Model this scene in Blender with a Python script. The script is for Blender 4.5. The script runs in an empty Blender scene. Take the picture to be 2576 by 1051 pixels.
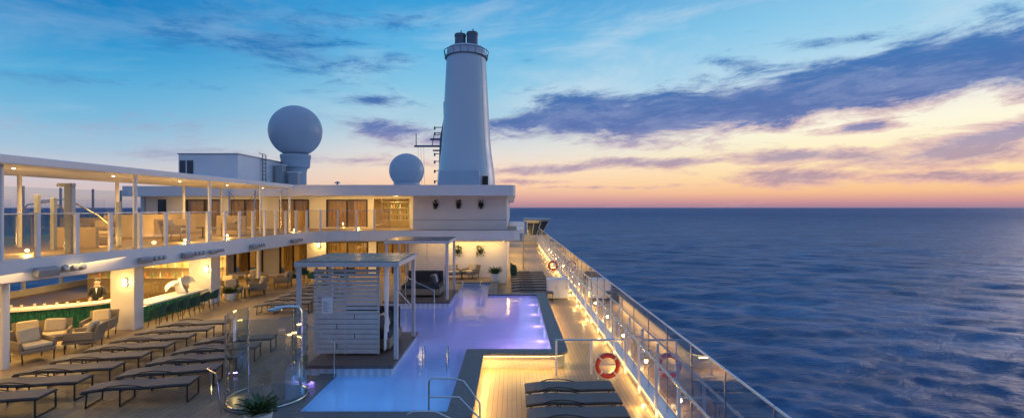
import bpy, math, random
import numpy as np
from mathutils import Vector, Matrix
random.seed(7); rad=math.radians
scene=bpy.context.scene
scene.view_settings.view_transform='Standard'
scene.view_settings.look='None'
COL=scene.collection

def s2l(c):
    r=[]
    for v in c:
        v=v/255.0
        r.append(v/12.92 if v<=0.04045 else ((v+0.055)/1.055)**2.4)
    return (r[0],r[1],r[2],1)

# ------------------------------------------------------------ node helpers
class NT:
    def __init__(s,nt): s.nt=nt
    def n(s,t,**kw):
        x=s.nt.nodes.new(t)
        for k,v in kw.items(): setattr(x,k,v)
        return x
    def set(s,sock,v):
        if isinstance(v,bpy.types.NodeSocket): s.nt.links.new(v,sock)
        else: sock.default_value=v
    def M(s,op,a,b=None,c=None,clamp=False):
        x=s.n('ShaderNodeMath',operation=op); x.use_clamp=clamp
        s.set(x.inputs[0],a)
        if b is not None: s.set(x.inputs[1],b)
        if c is not None: s.set(x.inputs[2],c)
        return x.outputs[0]
    def MR(s,v,a,b,c=0.0,d=1.0,smooth=True):
        x=s.n('ShaderNodeMapRange'); x.interpolation_type='SMOOTHSTEP' if smooth else 'LINEAR'
        s.set(x.inputs[0],v)
        for i,q in enumerate((a,b,c,d)): s.set(x.inputs[i+1],q)
        return x.outputs[0]
    def xyz(s,a,b,c):
        x=s.n('ShaderNodeCombineXYZ')
        for i,q in enumerate((a,b,c)): s.set(x.inputs[i],q)
        return x.outputs[0]
    def noise(s,vec,scale,detail=4,rough=.5,dist=0):
        x=s.n('ShaderNodeTexNoise'); 
        if vec is not None: s.set(x.inputs['Vector'],vec)
        x.inputs['Scale'].default_value=scale; x.inputs['Detail'].default_value=detail
        x.inputs['Roughness'].default_value=rough; x.inputs['Distortion'].default_value=dist
        return x
    def mix(s,f,a,b,blend='MIX'):
        x=s.n('ShaderNodeMix'); x.data_type='RGBA'; x.blend_type=blend; x.clamp_factor=True
        s.set(x.inputs[0],f); s.set(x.inputs[6],a); s.set(x.inputs[7],b)
        return x.outputs[2]
    def ramp(s,f,stops):
        x=s.n('ShaderNodeValToRGB'); s.set(x.inputs[0],f); e=x.color_ramp.elements
        while len(e)>1: e.remove(e[0])
        e[0].position=stops[0][0]; e[0].color=stops[0][1]
        for p,c in stops[1:]:
            q=e.new(p); q.color=c
        return x.outputs[0]

# ------------------------------------------------------------ materials
def newmat(name):
    m=bpy.data.materials.new(name); m.use_nodes=True; nt=m.node_tree; nt.nodes.clear()
    N=NT(nt); out=N.n('ShaderNodeOutputMaterial'); return m,N,out
def pm(name,col,rough=.5,metal=0.0,var=.10,scale=2.5,bump=0.0,bscale=30,spec=.5,coat=0):
    m,N,out=newmat(name); p=N.n('ShaderNodeBsdfPrincipled')
    tc=N.n('ShaderNodeTexCoord').outputs['Object']
    n=N.noise(tc,scale,5,.6)
    f=N.MR(n.outputs[0],.3,.7,1-var,1+var,False)
    hs=N.n('ShaderNodeHueSaturation'); hs.inputs['Color'].default_value=(*col,1); N.set(hs.inputs['Value'],f)
    N.set(p.inputs['Base Color'],hs.outputs[0])
    N.set(p.inputs['Roughness'],N.MR(n.outputs[0],.3,.7,max(rough-.08,0.02),min(rough+.1,1),False))
    p.inputs['Metallic'].default_value=metal
    p.inputs['Specular IOR Level'].default_value=spec
    if coat: p.inputs['Coat Weight'].default_value=coat
    if bump:
        b=N.n('ShaderNodeBump'); b.inputs['Strength'].default_value=bump; b.inputs['Distance'].default_value=.01
        N.set(b.inputs['Height'],N.noise(tc,bscale,3).outputs[0]); N.set(p.inputs['Normal'],b.outputs[0])
    N.set(out.inputs[0],p.outputs[0]); return m
def emat(name,col,strength):
    m,N,out=newmat(name); e=N.n('ShaderNodeEmission'); e.inputs[0].default_value=(*col,1); e.inputs[1].default_value=strength
    N.set(out.inputs[0],e.outputs[0]); return m
def glassmat(name,tint=(.9,.95,.95),base=.05,gain=1.3,rough=0.0,gcol=(1,1,1)):
    m,N,out=newmat(name)
    lw=N.n('ShaderNodeLayerWeight'); lw.inputs[0].default_value=.5
    p5=N.M('POWER',lw.outputs['Facing'],5.0)
    R=N.M('MULTIPLY_ADD',p5,.95*gain,base,clamp=True)
    t=N.n('ShaderNodeBsdfTransparent'); t.inputs[0].default_value=(*tint,1)
    g=N.n('ShaderNodeBsdfGlossy'); g.inputs['Roughness'].default_value=rough
    g.inputs['Color'].default_value=(*gcol,1)
    mx=N.n('ShaderNodeMixShader'); N.set(mx.inputs[0],R); N.set(mx.inputs[1],t.outputs[0]); N.set(mx.inputs[2],g.outputs[0])
    N.set(out.inputs[0],mx.outputs[0]); return m

WHITE=pm('white_paint',(.74,.74,.76),.35,0,.05,.8,.08,8)
WHITE2=pm('white_wall',(.76,.74,.72),.5,0,.05,.5,.1,5)
CEIL=pm('ceiling_paint',(.75,.70,.60),.6,0,.04,1)
LILAC=pm('cabana_slats',(.58,.545,.54),.5,0,.10,5,.2,30)
GREY=pm('grey_metal',(.33,.36,.40),.4,.2,.1,3)
PIPE=pm('exhaust_steel',(.14,.17,.21),.5,.3,.12,3)
DGREY=pm('dark_metal',(.04,.036,.033),.45,.3,.15,6)
STEEL=pm('stainless_steel',(.66,.65,.63),.22,1,.05,5)
BEIGE=pm('beige_panel',(.55,.45,.30),.6,0,.08,2)
SLING=pm('lounger_fabric',(.17,.148,.13),.75,0,.14,5,.4,220)
CUSH=pm('cream_cushion',(.52,.45,.33),.85,0,.08,9,.4,60)
WICK=pm('woven_rope',(.24,.20,.15),.8,0,.25,60,.6,120)
DCUSH=pm('dark_cushion',(.03,.035,.05),.8,0,.2,12,.3,60)
GCUSH=pm('green_seat',(.02,.08,.06),.7,0,.2,12,.3,60)
COPE=pm('coping_stone',(.13,.14,.14),.5,0,.35,14,.3,60)
TEAL=pm('teal_tile',(.010,.11,.085),.25,0,.35,9)
ORANGE=pm('lifebuoy_orange',(.48,.04,.022),.5,0,.12,8)
REDW=pm('reflective_band',(.55,.53,.50),.4,0,.03,8)
LEAF=pm('leaf_green',(.06,.12,.04),.5,0,.4,18)
LEAFD=pm('dark_leaf',(.02,.045,.02),.6,0,.4,18)
RAD=pm('radome_shell',(.42,.49,.58),.36,0,.04,.7)
FUN=pm('funnel_paint',(.55,.59,.65),.36,.22,.03,.35)
DARKG=pm('dark_window',(.02,.03,.05),.06,0,.1,2,spec=.8)
ROOFG=pm('cabana_roof_glass',(.07,.09,.09),.28,0,.2,2,spec=.3)
GLASS=glassmat('clear_glass',(.78,.88,.90),.09,2.0)
GLASS2=glassmat('thin_glass_warm_sheen',(.92,.84,.66),.12,1.6,0,(1,.92,.80))  # golden reflections of the lit upper deck put into tint and gloss colour
GLASS3=glassmat('shower_glass',(.66,.75,.76),.18,1.5,.03)
GLOW=emat('led_warm',(1,.66,.25),4)
LAMP=emat('lamp_warm',(1,.75,.38),16)
PLAMP=emat('lamp_pool',(.85,.6,1),2.5)
WOODP=pm('platform_wood',(.13,.09,.075),.5,0,.25,12)
SKIN=pm('skin',(.50,.32,.24),.5); CLOTH=pm('uniform_cloth',(.02,.022,.03),.8); HAIR=pm('hair',(.02,.014,.01),.5)
CURT=pm('curtain_cloth',(.62,.50,.30),.9,0,.15,8)
PEBBLE=pm('mosaic_wall',(.55,.48,.38),.6,0,.4,40,.6,70)
SIGNW=pm('notice_panel',(.78,.79,.8),.4,0,.02)
SIGNT=pm('notice_print',(.15,.17,.22),.6)

def deckmat(name,c1,c2,w,h,mort,dark=.35,rough=.38):
    m,N,out=newmat(name); p=N.n('ShaderNodeBsdfPrincipled')
    g=N.n('ShaderNodeNewGeometry'); sp=N.n('ShaderNodeSeparateXYZ'); N.set(sp.inputs[0],g.outputs['Position'])
    v=N.xyz(sp.outputs[1],sp.outputs[0],0.0)
    b=N.n('ShaderNodeTexBrick'); N.set(b.inputs['Vector'],v); b.inputs['Scale'].default_value=1
    b.inputs['Brick Width'].default_value=w; b.inputs['Row Height'].default_value=h; b.inputs['Mortar Size'].default_value=mort
    b.inputs['Color1'].default_value=(*c1,1); b.inputs['Color2'].default_value=(*c2,1); b.inputs['Mortar'].default_value=(c1[0]*dark,c1[1]*dark,c1[2]*dark,1)
    b.inputs['Bias'].default_value=.1
    n=N.noise(g.outputs['Position'],.9,5,.65); st=N.MR(n.outputs[0],.3,.72,.75,1.15,False)
    hs=N.n('ShaderNodeHueSaturation'); N.set(hs.inputs['Color'],b.outputs[0]); N.set(hs.inputs['Value'],st)
    N.set(p.inputs['Base Color'],hs.outputs[0]); N.set(p.inputs['Roughness'],N.MR(n.outputs[0],.3,.7,rough,rough+.22,False))
    bp=N.n('ShaderNodeBump'); bp.inputs['Strength'].default_value=.3; bp.inputs['Distance'].default_value=.005
    N.set(bp.inputs['Height'],N.M('SUBTRACT',1.0,b.outputs[1])); N.set(p.inputs['Normal'],bp.outputs[0])
    N.set(out.inputs[0],p.outputs[0]); return m
DECK=deckmat('deck_planks',(.36,.26,.15),(.31,.22,.13),2.2,.11,.006)
DECKL=deckmat('deck_planks_tile',(.33,.24,.15),(.27,.20,.13),.62,.155,.007)
POOLT=deckmat('pool_tile',(.62,.68,.80),(.56,.64,.78),.10,.10,.004,.8,.3)

def watermat():
    m,N,out=newmat('pool_water_surface')
    g=N.n('ShaderNodeNewGeometry')
    n=N.noise(g.outputs['Position'],1.8,4,.55,.4)
    b=N.n('ShaderNodeBump'); b.inputs['Strength'].default_value=.22; b.inputs['Distance'].default_value=.05; N.set(b.inputs['Height'],n.outputs[0])
    lw=N.n('ShaderNodeLayerWeight'); lw.inputs[0].default_value=.5; N.set(lw.inputs['Normal'],b.outputs[0])
    R=N.M('MULTIPLY_ADD',N.M('POWER',lw.outputs['Facing'],5.0),.85,.03,clamp=True)
    t=N.n('ShaderNodeBsdfTransparent'); t.inputs[0].default_value=(.70,.86,1,1)
    tl=N.n('ShaderNodeBsdfTranslucent'); tl.inputs[0].default_value=(.78,.84,1,1)
    df=N.n('ShaderNodeBsdfDiffuse'); df.inputs[0].default_value=(.30,.44,.70,1)
    md=N.n('ShaderNodeMixShader'); md.inputs[0].default_value=.42; N.set(md.inputs[1],tl.outputs[0]); N.set(md.inputs[2],df.outputs[0])
    m0=N.n('ShaderNodeMixShader'); m0.inputs[0].default_value=.68; N.set(m0.inputs[1],t.outputs[0]); N.set(m0.inputs[2],md.outputs[0])
    gl=N.n('ShaderNodeBsdfGlossy'); gl.inputs['Roughness'].default_value=.08; N.set(gl.inputs['Normal'],b.outputs[0])
    mx=N.n('ShaderNodeMixShader'); N.set(mx.inputs[0],R); N.set(mx.inputs[1],m0.outputs[0]); N.set(mx.inputs[2],gl.outputs[0])
    N.set(out.inputs[0],mx.outputs[0]); return m
WATER=watermat()
def seamat():
    m,N,out=newmat('sea_water'); p=N.n('ShaderNodeBsdfPrincipled')
    g=N.n('ShaderNodeNewGeometry'); sp=N.n('ShaderNodeSeparateXYZ'); N.set(sp.inputs[0],g.outputs['Position'])
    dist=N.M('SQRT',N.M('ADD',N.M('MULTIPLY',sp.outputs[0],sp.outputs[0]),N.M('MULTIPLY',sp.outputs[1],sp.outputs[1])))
    v=N.xyz(N.M('MULTIPLY_ADD',sp.outputs[1],.12,N.M('MULTIPLY',sp.outputs[0],.42)),N.M('MULTIPLY_ADD',sp.outputs[0],-.22,sp.outputs[1]),0.0)
    n1=N.noise(v,.5,7,.62,.6); n2=N.noise(v,.10,5,.62,.4); n3=N.noise(v,.022,6,.62,.3)
    h=N.M('ADD',N.M('MULTIPLY',n1.outputs[0],1.0),N.M('MULTIPLY',n2.outputs[0],2.8))
    h=N.M('MULTIPLY_ADD',N.M('MULTIPLY',n3.outputs[0],N.MR(dist,200,1500,0,9,False)),1.0,h)
    b=N.n('ShaderNodeBump'); b.inputs['Distance'].default_value=1.5; N.set(b.inputs['Height'],h)
    N.set(b.inputs['Strength'],N.MR(dist,60,2500,.6,1.0,False))
    N.set(p.inputs['Normal'],b.outputs[0])
    f=N.M('ADD',N.M('MULTIPLY',n2.outputs[0],.55),N.M('MULTIPLY',n3.outputs[0],.45))
    c=N.ramp(f,[(0.36,(.022,.075,.165,1)),(.5,(.045,.125,.25,1)),(.64,(.105,.22,.38,1))])
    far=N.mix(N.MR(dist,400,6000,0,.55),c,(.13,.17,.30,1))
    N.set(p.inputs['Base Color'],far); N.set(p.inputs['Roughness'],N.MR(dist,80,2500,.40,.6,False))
    p.inputs['IOR'].default_value=1.33; p.inputs['Specular IOR Level'].default_value=.38
    N.set(out.inputs[0],p.outputs[0]); return m
SEA=seamat()

# ------------------------------------------------------------ mesh builder
class B:
    def __init__(s): s.v=[]; s.f=[]
    def add(s,vs,fs):
        o=len(s.v); s.v+= [tuple(a) for a in vs]; s.f+=[tuple(i+o for i in f) for f in fs]; return s
    def box(s,x0,x1,y0,y1,z0,z1):
        return s.add([(x0,y0,z0),(x1,y0,z0),(x1,y1,z0),(x0,y1,z0),(x0,y0,z1),(x1,y0,z1),(x1,y1,z1),(x0,y1,z1)],
          [(0,3,2,1),(4,5,6,7),(0,1,5,4),(1,2,6,5),(2,3,7,6),(3,0,4,7)])
    def quad(s,a,b,c,d): return s.add([a,b,c,d],[(0,1,2,3)])
    def prism(s,poly,z0,z1):
        n=len(poly)
        vs=[(p[0],p[1],z0) for p in poly]+[(p[0],p[1],z1) for p in poly]
        fs=[tuple(range(n-1,-1,-1)),tuple(range(n,2*n))]+[(i,(i+1)%n,n+(i+1)%n,n+i) for i in range(n)]
        return s.add(vs,fs)
    def prismy(s,poly,y0,y1):
        n=len(poly)
        vs=[(p[0],y0,p[1]) for p in poly]+[(p[0],y1,p[1]) for p in poly]
        fs=[tuple(range(n)),tuple(range(2*n-1,n-1,-1))]+[(i,n+i,n+(i+1)%n,(i+1)%n) for i in range(n)]
        return s.add(vs,fs)
    def tube(s,pts,r,n=7,closed=False):
        P=[Vector(p) for p in pts]; m=len(P); vs=[]; rs=r if isinstance(r,(list,tuple)) else [r]*m
        prev=None
        for i in range(m):
            if closed: t=(P[(i+1)%m]-P[i-1])
            else: t=P[min(i+1,m-1)]-P[max(i-1,0)]
            t.normalize()
            if prev is None:
                up=Vector((0,0,1)) if abs(t.z)<.9 else Vector((1,0,0))
                a=t.cross(up).normalized()
            else:
                a=(prev-t*prev.dot(t)).normalized()
            prev=a; b=t.cross(a)
            for k in range(n):
                w=2*math.pi*k/n; vs.append(P[i]+(a*math.cos(w)+b*math.sin(w))*rs[i])
        fs=[]
        for i in range(m if closed else m-1):
            for k in range(n):
                a0=i*n+k; a1=i*n+(k+1)%n; c=((i+1)%m)*n
                fs.append((a0,a1,c+(k+1)%n,c+k))
        if not closed: fs+= [tuple(range(n-1,-1,-1)),tuple((m-1)*n+k for k in range(n))]
        return s.add(vs,fs)
    def cyl(s,p0,p1,r0,r1=None,n=14): return s.tube([p0,p1],[r0,r1 if r1 is not None else r0],n)
    def lathe(s,prof,n=32,c=(0,0,0),sx=1,sy=1,cap=True):
        vs=[];m=len(prof)
        for r,z in prof:
            for k in range(n):
                w=2*math.pi*k/n
                vs.append((c[0]+r*sx*math.cos(w),c[1]+r*sy*math.sin(w),c[2]+z))
        fs=[(i*n+k,i*n+(k+1)%n,(i+1)*n+(k+1)%n,(i+1)*n+k) for i in range(m-1) for k in range(n)]
        if cap: fs+=[tuple(range(n-1,-1,-1)),tuple((m-1)*n+k for k in range(n))]
        return s.add(vs,fs)
    def ball(s,c,r,n=14,m=10,sz=1):
        return s.lathe([(max(r*math.sin(math.pi*i/m),1e-4),-r*sz*math.cos(math.pi*i/m)) for i in range(m+1)],n,c,cap=False)
    def make(s,name,mat,parent=None,loc=(0,0,0),smooth=False,bevel=0,rz=0):
        me=bpy.data.meshes.new(name); me.from_pydata(s.v,[],s.f); me.update()
        if smooth:
            me.polygons.foreach_set('use_smooth',[True]*len(me.polygons))
            try: me.set_sharp_from_angle(angle=rad(40))
            except Exception: pass
        me.materials.append(mat)
        o=bpy.data.objects.new(name,me); COL.objects.link(o); o.location=loc; o.rotation_euler=(0,0,rz)
        if parent: o.parent=parent
        if bevel:
            b=o.modifiers.new('bevel','BEVEL'); b.width=bevel; b.segments=3; b.limit_method='ANGLE'
        return o
def top(o,label,cat,group=None):
    o['label']=label; o['category']=cat
    if group: o['group']=group
    return o
def thing(name,label,cat,loc=(0,0,0),rz=0,group=None):
    e=bpy.data.objects.new(name,None); COL.objects.link(e); e.empty_display_size=.2
    e.location=loc; e.rotation_euler=(0,0,rz); return top(e,label,cat,group)
def dup(root,loc,rz=0,label=None,scale=None):
    def cp(o,parent):
        c=o.copy(); COL.objects.link(c)
        if parent: c.parent=parent
        for ch in o.children: cp(ch,c)
        return c
    r=cp(root,None); r.location=loc; r.rotation_euler=(0,0,rz)
    if scale: r.scale=scale
    if label: r['label']=label
    return r
def struct(o): o['kind']='structure'; return o
def point(loc,e,col=(1,.72,.35),r=.05,parent=None):
    l=bpy.data.lights.new('lamp_light','POINT'); l.energy=e; l.color=col; l.shadow_soft_size=r
    o=bpy.data.objects.new('lamp_light',l); COL.objects.link(o); o.location=loc
    if parent: o.parent=parent
    return o
def area(loc,d,ex,ey,e,col=(1,.72,.35)):
    l=bpy.data.lights.new('strip_light','AREA'); l.shape='RECTANGLE'
    if abs(d[0])>abs(d[1]): ex,ey=ey,ex
    l.size=ex; l.size_y=ey; l.energy=e; l.color=col
    o=bpy.data.objects.new('strip_light',l); COL.objects.link(o); o.location=loc
    o.rotation_euler=Vector(d).to_track_quat('-Z','Y').to_euler(); return o
def spot(loc,tgt,e,ang=100,col=(1,.8,.5)):
    l=bpy.data.lights.new('flood_light','SPOT'); l.energy=e; l.color=col; l.spot_size=rad(ang); l.spot_blend=1; l.shadow_soft_size=.12
    o=bpy.data.objects.new('flood_light',l); COL.objects.link(o); o.location=loc
    o.rotation_euler=(Vector(tgt)-Vector(loc)).to_track_quat('-Z','Y').to_euler(); return o
WARM=(1,.60,.18); WARMW=(1,.76,.42)

# ------------------------------------------------------------ camera
cam=bpy.data.cameras.new('camera'); co=bpy.data.objects.new('camera',cam); COL.objects.link(co)
co.location=(0,0,4.5); co.rotation_euler=(rad(90),0,0); cam.sensor_width=36; cam.lens=18.17; cam.shift_y=-.00136
cam.clip_end=90000; cam.clip_start=.1; scene.camera=co

# ------------------------------------------------------------ world sky
w=bpy.data.worlds.new('World'); scene.world=w; w.use_nodes=True; w.node_tree.nodes.clear(); N=NT(w.node_tree)
wo=N.n('ShaderNodeOutputWorld'); bg=N.n('ShaderNodeBackground')
tc=N.n('ShaderNodeTexCoord'); sp=N.n('ShaderNodeSeparateXYZ'); N.set(sp.inputs[0],tc.outputs['Generated'])
az=N.M('MULTIPLY',N.M('ARCTAN2',sp.outputs[0],sp.outputs[1]),57.2958)
el=N.M('MULTIPLY',N.M('ARCSINE',sp.outputs[2]),57.2958)
e01=N.M('DIVIDE',el,40.0,clamp=True)
def rp(l): return N.ramp(e01,[(a/40.0,s2l(c)) for a,c in l])
ZEN=[(31,(90,136,202)),(40,(105,143,200))]
L=rp([(0,(170,158,178)),(1,(215,188,188)),(3,(210,204,210)),(5,(165,195,218)),(7.5,(125,186,220)),(11,(84,172,218)),(14,(36,148,208)),(17.5,(8,126,194)),(24,(40,125,195))]+ZEN)
C=rp([(0,(166,132,152)),(.8,(212,158,158)),(2.2,(250,204,168)),(4,(252,222,194)),(6,(228,222,218)),(9,(180,210,226)),(13,(138,200,230)),(17,(98,182,228)),(22,(52,156,216)),(26,(60,145,205))]+ZEN)
R=rp([(0,(158,128,152)),(.6,(208,150,152)),(1.5,(248,192,146)),(3,(254,220,165)),(5,(255,238,192)),(7.5,(255,249,222)),(9.5,(246,242,228)),(12,(198,222,236)),(15,(168,212,236)),(18,(142,202,234)),(24,(110,170,220))]+ZEN)
base=N.mix(N.MR(az,-42,-6),L,C); base=N.mix(N.MR(az,-6,34),base,R)
back=N.ramp(e01,[(0,s2l((125,132,168))),(.2,s2l((120,150,195))),(.6,s2l((105,145,198))),(1,s2l((105,143,200)))])
base=N.mix(N.MR(N.M('ABSOLUTE',az),60,120),base,back)
tilt=N.M('MULTIPLY_ADD',az,-.045,el)
nA=N.noise(N.xyz(N.M('MULTIPLY',az,.13),N.M('MULTIPLY',tilt,.50),0.0),1.0,12,.70,.3)
nW=N.noise(N.xyz(N.M('MULTIPLY',az,.06),N.M('MULTIPLY',el,.22),4.0),1.0,5,.6)
sw=N.n('ShaderNodeSeparateColor'); N.set(sw.inputs[0],nW.outputs['Color'])
azw=N.M('MULTIPLY_ADD',N.M('SUBTRACT',sw.outputs[0],.5),6.0,az)
elw=N.M('MULTIPLY_ADD',N.M('SUBTRACT',sw.outputs[1],.5),2.4,el)
blobs=[(1,9.3,5,1.4,0,1.0),(8,10.0,8,2.2,0,1.35),(16.5,9.6,8,2.3,0,1.4),(25,10.2,7,2.1,.03,1.38),(32.5,11.1,7,2.4,.05,1.4),(39.5,11.7,6,2.5,.03,1.42),(47,11.6,7,2.6,0,1.4),
 (-13,8.4,5,1.2,-.08,1.05),(-7,7.6,4,.9,0,.9),(-14.8,11.3,3,.7,0,.8),(-25,15.8,11,2.4,-.06,.74),(-18,18.8,9,1.3,.1,.5),(33,15.2,4,.7,0,.8),(24,14.0,3,.9,-.2,.8),(28,12.8,4,.5,0,.5),
 (4.5,4.4,7,.6,.03,1.0),(2,3.0,6,.35,.0,.65),(17,4.9,11,.5,0,.88),(28,4.9,9,.8,0,.9),(38,4.4,9,1.0,.03,.95),(28.5,2.9,6,.9,0,.9),(42.5,5.6,6,1.1,.1,.95),(33,7.3,4,.6,.1,.9),(40,2.5,9,.6,0,.75),(12,2.3,10,.3,0,.65),
 (-35,7.0,12,1.3,.05,.42),(-17,4.9,7,.6,0,.75),(-38,10.6,9,.6,.05,.42),(-28,5.0,8,.7,0,.5),(50,6.5,6,1.4,0,.9)]
S=None
for a,e,hw,hh,sl,am in blobs:
    da=N.M('SUBTRACT',azw,float(a)); de=N.M('SUBTRACT',elw,float(e))
    if sl: de=N.M('MULTIPLY_ADD',da,-float(sl),de)
    dx=N.M('DIVIDE',da,float(hw)); dy=N.M('DIVIDE',de,float(hh))
    d2=N.M('ADD',N.M('MULTIPLY',dx,dx),N.M('MULTIPLY',dy,dy))
    g=N.M('MULTIPLY',N.M('POWER',2.718,N.M('MULTIPLY',d2,-.75)),float(am))
    S=g if S is None else N.M('MAXIMUM',S,g)
dens=N.M('MULTIPLY_ADD',N.M('SUBTRACT',nA.outputs[0],.5),2.5,S)
D=N.MR(dens,.20,.95)
nB=N.noise(N.xyz(N.M('MULTIPLY',az,.05),N.M('MULTIPLY',N.M('MULTIPLY_ADD',az,-.06,el),.20),9.0),1.0,8,.6,.4)
wisp=N.M('MULTIPLY',N.MR(nB.outputs[0],.45,.75),N.MR(az,-40,25,.2,.5))
base=N.mix(N.M('MULTIPLY',wisp,N.MR(el,3,9)),base,s2l((222,230,238)))
cc=N.ramp(e01,[(0,s2l((176,138,158))),(4/40,s2l((168,138,166))),(6.5/40,s2l((142,132,178))),(8.5/40,s2l((82,108,172))),(12/40,s2l((62,108,174))),(17/40,s2l((34,120,190))),(1,s2l((85,125,185)))])
ccl=N.ramp(e01,[(0,s2l((180,155,172))),(6/40,s2l((140,165,200))),(10/40,s2l((85,150,200))),(17/40,s2l((28,118,186))),(1,s2l((85,125,185)))])
cc=N.mix(N.MR(az,-24,-14,1,0),cc,ccl)
cc2=N.mix(N.MR(nA.outputs[0],.38,.60,.32,0),cc,s2l((165,175,210)))
sky=N.mix(N.M('MULTIPLY',D,N.MR(el,5,9,.82,.95)),base,cc2)
edge=N.M('MULTIPLY',N.M('MULTIPLY',D,N.M('SUBTRACT',1.0,D)),N.M('MULTIPLY',N.MR(az,5,38,.3,1.4),N.MR(el,11,8)))
sky=N.mix(edge,sky,s2l((252,188,178)))
N.set(bg.inputs[0],sky); bg.inputs[1].default_value=1.0; N.set(wo.inputs[0],bg.outputs[0])
sl=bpy.data.lights.new('sun','SUN'); sl.energy=.25; sl.angle=rad(12); sl.color=(1,.78,.70)
so=bpy.data.objects.new('sun',sl); COL.objects.link(so); so.rotation_euler=Vector((-.75,-.62,-.16)).to_track_quat('-Z','Y').to_euler()

# ------------------------------------------------------------ sea
def sea():
    r=np.concatenate([np.geomspace(20,3500,680),np.geomspace(3900,70000,14)])
    a=np.concatenate([np.linspace(-180,-62,50,endpoint=False),np.linspace(-62,-40,60,endpoint=False),np.linspace(-40,0,60,endpoint=False),np.linspace(0,50,520,endpoint=False),np.linspace(50,62,40,endpoint=False),np.linspace(62,180,50,endpoint=False)])
    A,Rr=np.meshgrid(np.radians(a),r); X=Rr*np.sin(A); Y=Rr*np.cos(A); Z=np.zeros_like(X)
    rng=np.random.default_rng(5); sp_=Rr*.008
    for i in range(110):
        lam=3.0*(30/3.0)**(rng.random()**1.1); th=rad(252)+rng.normal()*.5; k=2*math.pi/lam
        amp=.0092*lam*(.6+.8*rng.random())*(1 if lam<18 else .6); ph=rng.random()*6.28
        att=np.clip((lam/sp_-3)/5,0,1)
        arg=k*(X*math.cos(th)+Y*math.sin(th))+ph+.9*np.sin(X*.017+Y*.021+i)+.5*np.sin(X*.06-Y*.05+2*i)
        Z+=amp*att*(np.sin(arg)+.22*np.sin(2*arg+1.57))*.6
    Z+=-28
    nr,na=X.shape; co_=np.stack([X,Y,Z],-1).reshape(-1,3).astype(np.float32)
    i,j=np.meshgrid(np.arange(nr-1),np.arange(na),indexing='ij'); j2=(j+1)%na
    F=np.stack([i*na+j,(i+1)*na+j,(i+1)*na+j2,i*na+j2],-1).reshape(-1,4).astype(np.int32)
    me=bpy.data.meshes.new('sea'); me.vertices.add(len(co_)); me.vertices.foreach_set('co',co_.ravel())
    me.loops.add(F.size); me.loops.foreach_set('vertex_index',F.ravel()[::1]); me.polygons.add(len(F))
    me.polygons.foreach_set('loop_start',np.arange(0,F.size,4,dtype=np.int32)); me.polygons.foreach_set('loop_total',np.full(len(F),4,dtype=np.int32))
    me.update(calc_edges=True); me.polygons.foreach_set('use_smooth',np.ones(len(F),dtype=bool))
    me.materials.append(SEA); o=bpy.data.objects.new('sea',me); COL.objects.link(o)
    if me.polygons[0].normal.z<0: me.flip_normals()
    return struct(o)
sea()

# ------------------------------------------------------------ ship hull, decks, pools
PX=-23.0
hull=B().prism([(PX,-30),(3.4,-30),(3.4,75),(0,100),(-10,118),(-20,100),(PX,75)],-30,-1.2).make('ship_hull',WHITE)
top(hull,'white painted steel hull of the cruise ship','ship hull')
pools=[(-4.3,-1.3,10.3,12.65),(-2.95,-1.3,12.65,14.85),(-2.95,1.15,14.85,21.2),(-2.6,1.15,21.2,24.2),(-5.0,-2.95,16.0,21.2),(-2.6,-1.15,24.2,28.0)]
plat=[(-5.04,-2.95,12.65,16.0),(-5.3,-2.6,21.2,24.4)]
well=(-19.5,-13.7,18.3,25.0)
xs=sorted(set([PX,-.78,3.4,-4.7,1.6,well[0],well[1]]+[v for p in pools+plat for v in p[:2]]))
ys=sorted(set([-10,31.0,75,9.85,14.4,24.6,28.4,well[2],well[3]]+[v for p in pools+plat for v in p[2:]]))
def inn(x,y,rs): return any(a<x<b and c<y<d for a,b,c,d in rs)
base_=B(); raised=B(); pool=B(); water=B()
ins={}
for i in range(len(xs)-1):
    for j in range(len(ys)-1):
        x,y=(xs[i]+xs[i+1])/2,(ys[j]+ys[j+1])/2; ins[i,j]=inn(x,y,pools)
for i in range(len(xs)-1):
    for j in range(len(ys)-1):
        x0,x1,y0,y1=xs[i],xs[i+1],ys[j],ys[j+1]; x,y=(x0+x1)/2,(y0+y1)/2
        Q=lambda z:((x0,y0,z),(x1,y0,z),(x1,y1,z),(x0,y1,z))
        if ins[i,j]:
            zf=-.75; pool.quad(*Q(zf)); water.quad(*Q(.365))
            if not ins.get((i-1,j)): pool.quad((x0,y0,zf),(x0,y1,zf),(x0,y1,.40),(x0,y0,.40))
            if not ins.get((i+1,j)): pool.quad((x1,y0,zf),(x1,y1,zf),(x1,y1,.40),(x1,y0,.40))
            if not ins.get((i,j-1)): pool.quad((x0,y0,zf),(x1,y0,zf),(x1,y0,.40),(x0,y0,.40))
            if not ins.get((i,j+1)): pool.quad((x0,y1,zf),(x1,y1,zf),(x1,y1,.40),(x0,y1,.40))
        else:
            base_.quad(*Q(0))
            if x<-.78 and y<31 and not inn(x,y,plat) and not inn(x,y,[well]): raised.quad(*Q(.40))
raised.quad((-.78,-10,0),(-.78,9.85,0),(-.78,9.85,.4),(-.78,-10,.4)).quad((-.78,28.4,0),(-.78,31,0),(-.78,31,.4),(-.78,28.4,.4))
a,b_,c,d=well
for q in [((a,c,0),(b_,c,0),(b_,c,.4),(a,c,.4)),((a,d,0),(b_,d,0),(b_,d,.4),(a,d,.4)),((a,c,0),(a,d,0),(a,d,.4),(a,c,.4)),((b_,c,0),(b_,d,0),(b_,d,.4),(b_,c,.4))]: raised.quad(*q)
struct(base_.make('ground',DECK)); struct(raised.make('terrace_floor',DECKL))
struct(pool.make('pool_basin',POOLT)); struct(water.make('water',WATER))
cp=B()
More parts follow.
